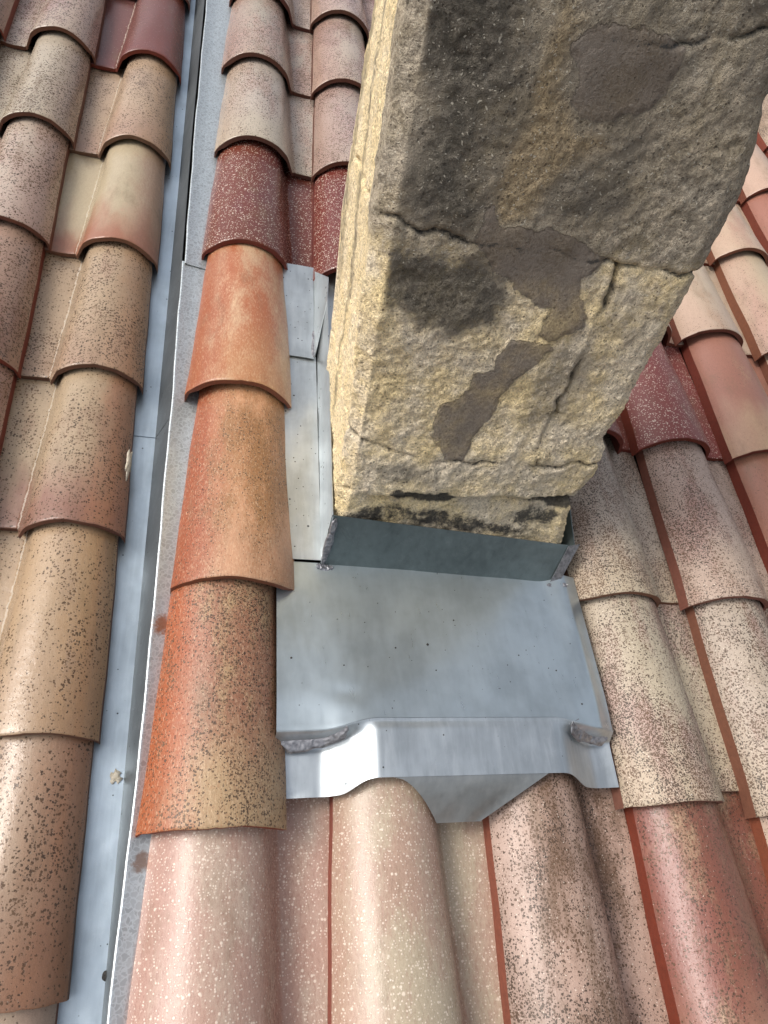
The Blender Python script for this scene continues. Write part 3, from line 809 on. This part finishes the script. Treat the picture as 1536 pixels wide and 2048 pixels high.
# ------------------------------------------------------------------ chimney (world frame: a = x, b = y depth, z up)
MASK = {
'dark1': [(0.031, 0.756), (0.113, 0.768), (0.117, 0.72), (0.118, 0.661), (0.106, 0.62), (0.136, 0.575), (0.127, 0.54), (0.11, 0.532), (0.046, 0.549), (0.021, 0.557), (0.022, 0.584), (0.033, 0.673)],
'dark2': [(0.028, 0.518), (0.066, 0.51), (0.135, 0.51), (0.177, 0.476), (0.173, 0.441), (0.117, 0.422), (0.067, 0.439), (0.025, 0.455)],
'ybrown': [(0.153, 0.774), (0.179, 0.761), (0.173, 0.701), (0.203, 0.667), (0.249, 0.657), (0.204, 0.631), (0.18, 0.574), (0.145, 0.565), (0.124, 0.596), (0.139, 0.649), (0.147, 0.711)],
'pale': [(0.283, 0.691), (0.35, 0.738), (0.405, 0.697), (0.43, 0.619), (0.414, 0.531), (0.314, 0.547), (0.316, 0.617)],
'P1': [(0.176, 0.74), (0.19, 0.759), (0.267, 0.761), (0.297, 0.748), (0.289, 0.716), (0.265, 0.689), (0.222, 0.679), (0.187, 0.693), (0.192, 0.712)],
'P2a': [(0.121, 0.539), (0.132, 0.58), (0.154, 0.554), (0.208, 0.566), (0.252, 0.553), (0.293, 0.532), (0.274, 0.504), (0.295, 0.447), (0.267, 0.419), (0.242, 0.427), (0.24, 0.462), (0.185, 0.492), (0.153, 0.503)],
'P3': [(0.209, 0.411), (0.256, 0.415), (0.268, 0.409), (0.228, 0.358), (0.205, 0.29), (0.188, 0.234), (0.18, 0.208), (0.159, 0.211), (0.122, 0.273), (0.14, 0.309), (0.167, 0.333), (0.167, 0.358), (0.2, 0.367), (0.198, 0.398)],
'greyright': [(0.283, 0.505), (0.358, 0.512), (0.399, 0.516), (0.411, 0.461), (0.383, 0.422), (0.312, 0.431)],
'B1': [(0.079, 0.147), (0.155, 0.147), (0.233, 0.136), (0.16, 0.122), (0.094, 0.126)],
'B2': [(0.288, 0.137), (0.339, 0.128), (0.413, 0.135), (0.42, 0.116), (0.362, 0.113)],
'B3': [(0.297, 0.091), (0.326, 0.114), (0.399, 0.11), (0.399, 0.087), (0.34, 0.068), (0.313, 0.068)],
'B4': [(0.01, 0.095), (0.071, 0.118), (0.191, 0.099), (0.304, 0.068), (0.394, 0.048), (0.292, 0.046), (0.028, 0.079)],
'B5': [(0.039, 0.201), (0.088, 0.208), (0.172, 0.183), (0.153, 0.157), (0.081, 0.154), (0.047, 0.173)],
}
LINE = {
'C3': [(-1, 0.55), (0.026, 0.55), (0.063, 0.541), (0.111, 0.536), (0.178, 0.532), (0.221, 0.54), (0.262, 0.533), (0.308, 0.528), (0.334, 0.533), (0.379, 0.526), (0.433, 0.529), (2, 0.53)],
'CV': [(0.312, 0.528), (0.315, 0.488), (0.315, 0.424), (0.313, 0.369), (0.305, 0.328), (0.308, 0.284), (0.303, 0.237), (0.309, 0.208)],
'C2': [(-1, 0.25), (-0.018, 0.248), (0.015, 0.241), (0.054, 0.232), (0.11, 0.211), (0.159, 0.205), (0.246, 0.21), (0.331, 0.204), (0.427, 0.213), (2, 0.213)],
'C1': [(-1, 0.141), (-0.006, 0.141), (0.079, 0.144), (0.157, 0.139), (0.233, 0.133), (0.303, 0.13), (0.41, 0.13), (2, 0.13)],
'C4': [(0.215, 0.748), (0.261, 0.75), (0.298, 0.758), (0.328, 0.768), (0.377, 0.781), (0.45, 0.790)],
}
def poly_sd(px_, pz_, poly):
    """signed distance, positive inside"""
    n = len(poly)
    d = np.full(px_.shape, 1e9)
    inside = np.zeros(px_.shape, bool)
    for k in range(n):
        (x1, y1), (x2, y2) = poly[k], poly[(k + 1) % n]
        ex, ey = x2 - x1, y2 - y1
        t = np.clip(((px_ - x1) * ex + (pz_ - y1) * ey) / (ex * ex + ey * ey), 0, 1)
        d = np.minimum(d, np.hypot(px_ - x1 - t * ex, pz_ - y1 - t * ey))
        c = ((y1 > pz_) != (y2 > pz_)) & (px_ < (x2 - x1) * (pz_ - y1) / (y2 - y1 + 1e-12) + x1)
        inside ^= c
    return np.where(inside, d, -d)
def line_d(px_, pz_, line):
    d = np.full(px_.shape, 1e9)
    for (x1, y1), (x2, y2) in zip(line, line[1:]):
        ex, ey = x2 - x1, y2 - y1
        t = np.clip(((px_ - x1) * ex + (pz_ - y1) * ey) / (ex * ex + ey * ey), 0, 1)
        d = np.minimum(d, np.hypot(px_ - x1 - t * ex, pz_ - y1 - t * ey))
    return d

zr = np.concatenate([np.arange(-0.08, 0.92, 0.0028), np.arange(0.92, 1.45, 0.02)])
# right-hand outline of the front face, by height
RZ = [-0.1, 0.031, 0.093, 0.128, 0.140, 0.184, 0.243, 0.258, 0.275, 0.313, 0.428, 0.451, 0.516, 0.552, 0.631, 0.679, 0.722, 0.8, 1.5]
RA = [0.425, 0.424, 0.412, 0.406, 0.410, 0.425, 0.422, 0.409, 0.410, 0.419, 0.419, 0.422, 0.429, 0.431, 0.437, 0.429, 0.413, 0.42, 0.43]
DEPTH = 0.335
def section(z):
    ra = float(np.interp(z, RZ, RA))
    la = float(np.interp(z, [0.0, 0.05, 0.15, 0.40, 0.55], [0.0, 0.003, 0.010, 0.008, 0.0]))
    lb = float(np.interp(z, [0.1, 0.2, 0.45, 0.55, 0.73, 1.0, 1.5], [0.010, 0.010, 0.006, 0.009, 0.022, 0.028, 0.03]))
    return [(lb, DEPTH), (la - 0.001, 0.040), (0.001, 0.020), (0.022, 0.001), (0.05, 0.0), (ra - 0.02, 0.0), (ra - 0.004, 0.006), (ra, 0.025), (ra, DEPTH), (lb, DEPTH)]
SEG = [110, 8, 10, 10, 124, 8, 8, 20, 16]
S_pts = []
nS = sum(SEG)
A = np.zeros((nS, len(zr))); Bq = np.zeros_like(A); NA = np.zeros_like(A); NB = np.zeros_like(A)
ZZ = np.broadcast_to(zr[None, :], A.shape).copy()
for jz, z in enumerate(zr):
    sec = section(z)
    k = 0
    for g, n in enumerate(SEG):
        (x1, y1), (x2, y2) = sec[g], sec[g + 1]
        for q in range(n):
            f = q / n
            A[k, jz] = x1 + (x2 - x1) * f
            Bq[k, jz] = y1 + (y2 - y1) * f
            k += 1
# outward normals from the section, smoothed
dA = np.roll(A, -3, 0) - np.roll(A, 3, 0)
dB = np.roll(Bq, -3, 0) - np.roll(Bq, 3, 0)
L_ = np.hypot(dA, dB)
NA, NB = dB / L_, -dA / L_
front = sstep(0.6, 0.95, -NB)
left = sstep(0.5, 0.9, -NA)
# wandering of the crack lines
wx = (fbm(A, Bq, ZZ, 40, 3, 21) - 0.5) * 0.018
wz = (fbm(A, Bq, ZZ, 40, 3, 31) - 0.5) * 0.018
ax, az = A + wx, ZZ + wz
acoord = np.where(Bq > 0.03, np.where(A < 0.2, -0.02 - 0 * Bq, 0.45), ax)
d3, d2, d1 = line_d(acoord, az, LINE['C3']), line_d(acoord, az, LINE['C2']), line_d(acoord, az, LINE['C1'])
dv = np.where(Bq < 0.03, line_d(ax, az, LINE['CV']), 1.0)
d4 = np.where(Bq < 0.03, line_d(ax, az, LINE['C4']), 1.0)
var = fbm(A, Bq, ZZ, 22, 2, 41)
def groove(d, depth, w): return -depth * np.exp(-(d / w) ** 2) * sstep(0.25, 0.55, var)
disp = (fbm(A, Bq, ZZ, 7, 3, 51) - 0.5) * 0.016 + (fbm(A, Bq, ZZ, 35, 4, 61) - 0.5) * (0.0065 - 0.003 * sstep(0.5, 0.6, ZZ) * (Bq < 0.05)) + (fbm(A, Bq, ZZ, 130, 3, 71) - 0.5) * 0.0042
# broken stepped scars running with the bedding
bed = fbm(A * 0.5, Bq, ZZ * 1.6 + A * 0.5, 26, 3, 81)
disp = disp + (np.floor(bed * 9) / 9 - bed) * 0.012 * sstep(0.55, 0.35, ZZ)
disp += groove(d3, 0.009, 0.0030) * np.where((Bq < 0.03) & (A > 0.11) & (A < 0.22), 0.3, 0.8) + groove(d2, 0.006, 0.003) + groove(dv, 0.012, 0.0032) + groove(d1, 0.008, 0.005) + groove(d4, 0.006, 0.003)
disp += 0.0022 * np.exp(-((line_d(ax + 0.010, az, LINE['CV'])) / 0.006) ** 2) * (Bq < 0.03)
m = {k: poly_sd(A + wx * 1.0, ZZ + wz * 1.0, v) for k, v in MASK.items()}
fr_ok = (Bq < 0.045)
mort = np.maximum.reduce([m['P1'], m['P2a'], m['P3']])
mort_m = np.where(fr_ok, sstep(-0.0045, 0.0045, mort + (fbm(A, Bq, ZZ, 120, 3, 77) - 0.5) * 0.012), 0)
# mortar smears lie smooth and slightly proud
smooth_base = (fbm(A, Bq, ZZ, 7, 3, 51) - 0.5) * 0.016 + (fbm(A, Bq, ZZ, 20, 2, 91) - 0.5) * 0.003 + 0.0012
disp = disp * (1 - mort_m * 0.9) + smooth_base * mort_m * 0.9
# bottom course set back under the bed joint, the joint open in places
disp += -0.012 * sstep(0.137, 0.127, ZZ + wz * 0.6) * sstep(0.02, 0.10, A) * sstep(0.405, 0.36, A) * front
disp += -0.010 * np.exp(-(((ZZ + wz - 0.133)) / 0.006) ** 2) * sstep(0.35, 0.5, fbm(A, Bq, ZZ, 12, 2, 23)) * front
# left arris: worn groove beside the corner
disp += -0.003 * np.exp(-((Bq - 0.075) / 0.008) ** 2) * left * sstep(0.35, 0.6, ZZ)
PX = A + NA * disp
PY = Bq + NB * disp
PZ = ZZ + (fbm(A, Bq, ZZ, 60, 2, 95) - 0.5) * 0.002
# --- masks
def soft(sd, w): return sstep(-w, w, sd)
low = fbm(A, Bq, ZZ, 9, 4, 101)
grey = sstep(0.45, 0.60, ZZ + (low - 0.5) * 0.16) * 0.95
grey = np.maximum(grey, 0.50 * soft(m['greyright'], 0.02))
grey = np.maximum(grey, 0.60 * sstep(0.40, 0.30, A) * sstep(0.235, 0.27, A) * sstep(0.22, 0.30, ZZ) * sstep(0.46, 0.40, ZZ))
grey = np.maximum(grey, 0.42 * sstep(0.23, 0.20, ZZ + (low - 0.5) * 0.06) * sstep(0.05, 0.12, A))
grey *= (Bq < 0.05)
lich = np.maximum(soft(m['dark1'], 0.055) * 0.95, soft(m['dark2'] + 0.012, 0.034) * 0.95)
lich = np.maximum(lich, sstep(0.60, 0.70, ZZ) * sstep(0.24, 0.05, A) * 0.95 * (low + 0.42))
lich = np.maximum(lich, sstep(0.72, 0.82, ZZ) * 0.72 * (0.5 + low))
lich = np.maximum(lich, 0.78 * sstep(0.53, 0.60, ZZ) * (low + 0.22))
lich = np.maximum(lich, 0.62 * soft(m['B5'], 0.02))
lich = lich - 0.5 * soft(m['pale'], 0.04) - 0.35 * soft(m['ybrown'], 0.03)
lich = np.clip(lich - 0.10, 0, 1) * (Bq < 0.02) * sstep(0.012, 0.030, A)
# the sheltered left face: thin dark line down the back and speckled grey at the top
lf = left * (Bq > 0.02)
lich = np.maximum(lich, lf * (0.50 * sstep(0.10, 0.02, np.abs(Bq - 0.32)) * sstep(0.2, 0.4, ZZ) + 0.55 * np.exp(-((Bq - 0.18) / 0.02) ** 2) * sstep(0.1, 0.2, ZZ)))
yb = np.where(Bq < 0.05, np.maximum(soft(m['ybrown'], 0.03), 0.35 * sstep(0.5, 0.6, ZZ) * low * 1.4), 0)
blk = np.maximum.reduce([soft(m['B1'], 0.008), soft(m['B2'], 0.008), soft(m['B3'], 0.016) * 0.72, soft(m['B4'], 0.014) * 0.66]) * (Bq < 0.04)
crk = np.minimum.reduce([dv, d3, d2, d4])
blk = np.maximum(blk, 0.62 * np.exp(-(crk / 0.0028) ** 2) * sstep(0.25, 0.5, var) * (Bq < 0.04))
mortar_m = mort_m
# --- block ids
i1 = ZZ + wz < np.interp(ax, *zip(*LINE['C1']))
i2 = ZZ + wz < np.interp(ax, *zip(*LINE['C2']))
i3 = ZZ + wz < np.interp(ax, *zip(*LINE['C3']))
cvx = np.interp(ZZ, [p[1] for p in LINE['CV']][::-1], [p[0] for p in LINE['CV']][::-1])
bid = np.where(i1, 0, np.where(i2, 1, np.where(i3, np.where(A + wx < cvx, 2, 3), np.where(ZZ < 1.0, 4, 5))))
chim = bpy.data.objects.new('stone_chimney', None)
C.objects.link(chim)
chim.location = (0.21, 0.17, 0.0)
tag(chim, 'weathered yellow and grey sandstone chimney with brown mortar smears, rising from the zinc tray', 'chimney')
CI = Matrix.Translation((-0.21, -0.17, 0))
nZ = len(zr)
vid = np.arange(nS * nZ).reshape(nS, nZ)
allv = np.stack([PX, PY, PZ], 2).reshape(-1, 3)
q0 = vid[:, :-1]; q1 = np.roll(vid, -1, 0)[:, :-1]; q2 = np.roll(vid, -1, 0)[:, 1:]; q3 = vid[:, 1:]
quads = np.stack([q0, q1, q2, q3], 2).reshape(-1, 4)
qid = bid[:, :-1].reshape(-1)
# the section runs left-back -> front -> right: outward faces need this order
mortar_m = np.where(fr_ok, sstep(-0.011, 0.009, mort), 0)
masks1 = np.stack([lich, yb, mortar_m, np.ones_like(lich)], 2).reshape(-1, 4)
masks2 = np.stack([blk, np.clip(grey, 0, 1), lf, np.ones_like(lich)], 2).reshape(-1, 4)
# normals of the whole surface, so that shading runs on across the joints
stone_labels = {0: 'bottom course stained black above the zinc upstand', 1: 'thin pale course between two open bed joints', 2: 'large yellow block with brown mortar smears left of the upright crack',
                3: 'yellow block right of the upright crack', 4: 'grey upper block covered in dark lichen', 5: 'topmost block above the picture'}
for b in range(6):
    fq = quads[qid == b]
    used, inv = np.unique(fq, return_inverse=True)
    vv = allv[used]
    ff = inv.reshape(-1, 4)
    me = bpy.data.meshes.new('stone')
    extra_f = []
    if b in (0, 5):
        # close the open end
        ring = vid[:, 0 if b == 0 else -1]
        look = {int(g): k for k, g in enumerate(used)}
        extra_f.append([look[int(g)] for g in (ring[::-1] if b == 0 else ring)])
    me.from_pydata(vv.tolist(), [], ff.tolist() + extra_f)
    me.materials.append(M_STONE)
    me.polygons.foreach_set('use_smooth', np.ones(len(me.polygons), dtype=bool))
    for nm, arr in (('mask_one', masks1), ('mask_two', masks2)):
        at_ = me.color_attributes.new(nm, 'FLOAT_COLOR', 'POINT')
        at_.data.foreach_set('color', arr[used].astype(np.float32).reshape(-1))
    me.update()
    o = link('stone', me, chim, CI)
    if b < 5:
        o['label'] = stone_labels[b]

# ------------------------------------------------------------------ small things
def blob(name, pos, r, mat, flat=0.5, seed=0, n=8):
    rg = random.Random(seed)
    V, F = [], []
    for j in range(1, n):
        for i in range(n * 2):
            th, ph = math.pi * j / n, math.pi * i / n
            k = r * (0.75 + 0.5 * float(vnoise(np.array(math.sin(th) * math.cos(ph) * 1.6 + seed), np.array(math.sin(th) * math.sin(ph) * 1.6), np.array(math.cos(th) * 1.6), 3)))
            V.append((pos[0] + k * math.sin(th) * math.cos(ph), pos[1] + k * math.sin(th) * math.sin(ph), pos[2] + k * flat * math.cos(th)))
    for j in range(n - 2):
        for i in range(n * 2):
            a, b2 = j * n * 2 + i, j * n * 2 + (i + 1) % (n * 2)
            F.append((a, a + n * 2, b2 + n * 2, b2))
    V.append((pos[0], pos[1], pos[2] + r * flat)); V.append((pos[0], pos[1], pos[2] - r * flat))
    for i in range(n * 2):
        F.append((len(V) - 2, i, (i + 1) % (n * 2)))
        k = (n - 2) * n * 2
        F.append((len(V) - 1, k + (i + 1) % (n * 2), k + i))
    return V, F
V, F = [], []
rg = random.Random(3)
spots = [(0.398, 0.615, 0.0021), (0.345, 0.608, 0.0014), (0.405, 0.572, 0.0012), (0.262, 0.578, 0.0012), (0.55, 0.60, 0.0011), (0.185, 0.59, 0.0016), (0.61, 0.575, 0.0013), (0.45, 0.66, 0.0013), (0.64, 0.52, 0.0014), (0.30, 0.65, 0.0009)]
for k in range(46):
    spots.append((rg.uniform(0.185, 0.66), rg.uniform(0.505, 0.74), rg.uniform(0.0004, 0.0009)))
for k, (u, v, r) in enumerate(spots):
    h = float(tray_h(np.array(u), np.array(v)))
    a, b2 = blob('g', (u, v, h + r * 0.3), r, None, 0.5, k, 5)
    o0 = len(V); V += a; F += [tuple(i + o0 for i in f) for f in b2]
for k in range(26):
    u, v = rg.uniform(0.186, 0.23), rg.uniform(0.78, 1.40)
    h = 0.0155 + (v - 0.76) * (0.003 - 0.0155) / 0.452 if v < 1.2 else 0.006
    r = rg.uniform(0.0005, 0.0012)
    a, b2 = blob('g', (u, v, h + r * 0.3), r, None, 0.5, k + 90, 5)
    o0 = len(V); V += a; F += [tuple(i + o0 for i in f) for f in b2]
g = link('grit', mesh_from('grit', V, F, [M_GRIT], True))
g.matrix_world = M_ROOF
tag(g, 'tiny black specks of grit lying on the zinc flashing', kind='stuff')

def single(name, pos, r, mat, flat, seed, label, cat, n=9, sx=1, sy=1):
    V, F = blob(name, (0, 0, 0), r, mat, flat, seed, n)
    V = [(x * sx, y * sy, z) for x, y, z in V]
    o = link(name, mesh_from(name, V, F, [mat], True))
    o.matrix_world = M_ROOF @ Matrix.Translation(pos)
    return tag(o, label, cat)
single('tar_drop', (-0.028, 0.214, -0.0765), 0.0045, M_GRIT, 0.35, 5, 'black tar drop low on the zinc gutter floor', 'drop', sy=1.25)

def ragged(name, pts, t, mat, mw, label, cat, seed=0):
    n = len(pts)
    r = random.Random(seed)
    V = [(x, y, z) for x, y, z in pts] + [(x, y, z - t) for x, y, z in pts]
    c = np.mean(np.array(pts), 0)
    V.append((c[0], c[1], c[2] + t * 0.7))
    F = [(k, (k + 1) % n, 2 * n) for k in range(n)] + [(k, k + n, (k + 1) % n + n, (k + 1) % n) for k in range(n)] + [tuple(range(2 * n - 1, n - 1, -1))]
    o = link(name, mesh_from(name, V, F, [mat], True))
    o.matrix_world = mw
    return tag(o, label, cat)
rp = random.Random(8)
def ring(u, v, h, ru, rv, n, rag):
    return [(u + ru * math.cos(a) * (1 + rp.uniform(-rag, rag)), v + rv * math.sin(a) * (1 + rp.uniform(-rag, rag)), h) for a in [2 * math.pi * k / n for k in range(n)]]
ragged('mortar_splash', ring(-0.046, 0.448, -0.0758, 0.0085, 0.009, 22, 0.45), 0.0008, M_MORT, M_ROOF, 'small beige mortar splash dried on the gutter floor', 'mortar splash')
fx = M_ROOF @ Matrix.Translation((-0.0835, 0.945, -0.032)) @ Matrix.Rotation(math.radians(58), 4, 'Y')
ragged('mortar_flake', ring(0, 0, 0.001, 0.008, 0.026, 20, 0.40), 0.0018, M_MORT, fx, 'pale mortar flake stuck on the right edge of a brown tile', 'mortar flake')
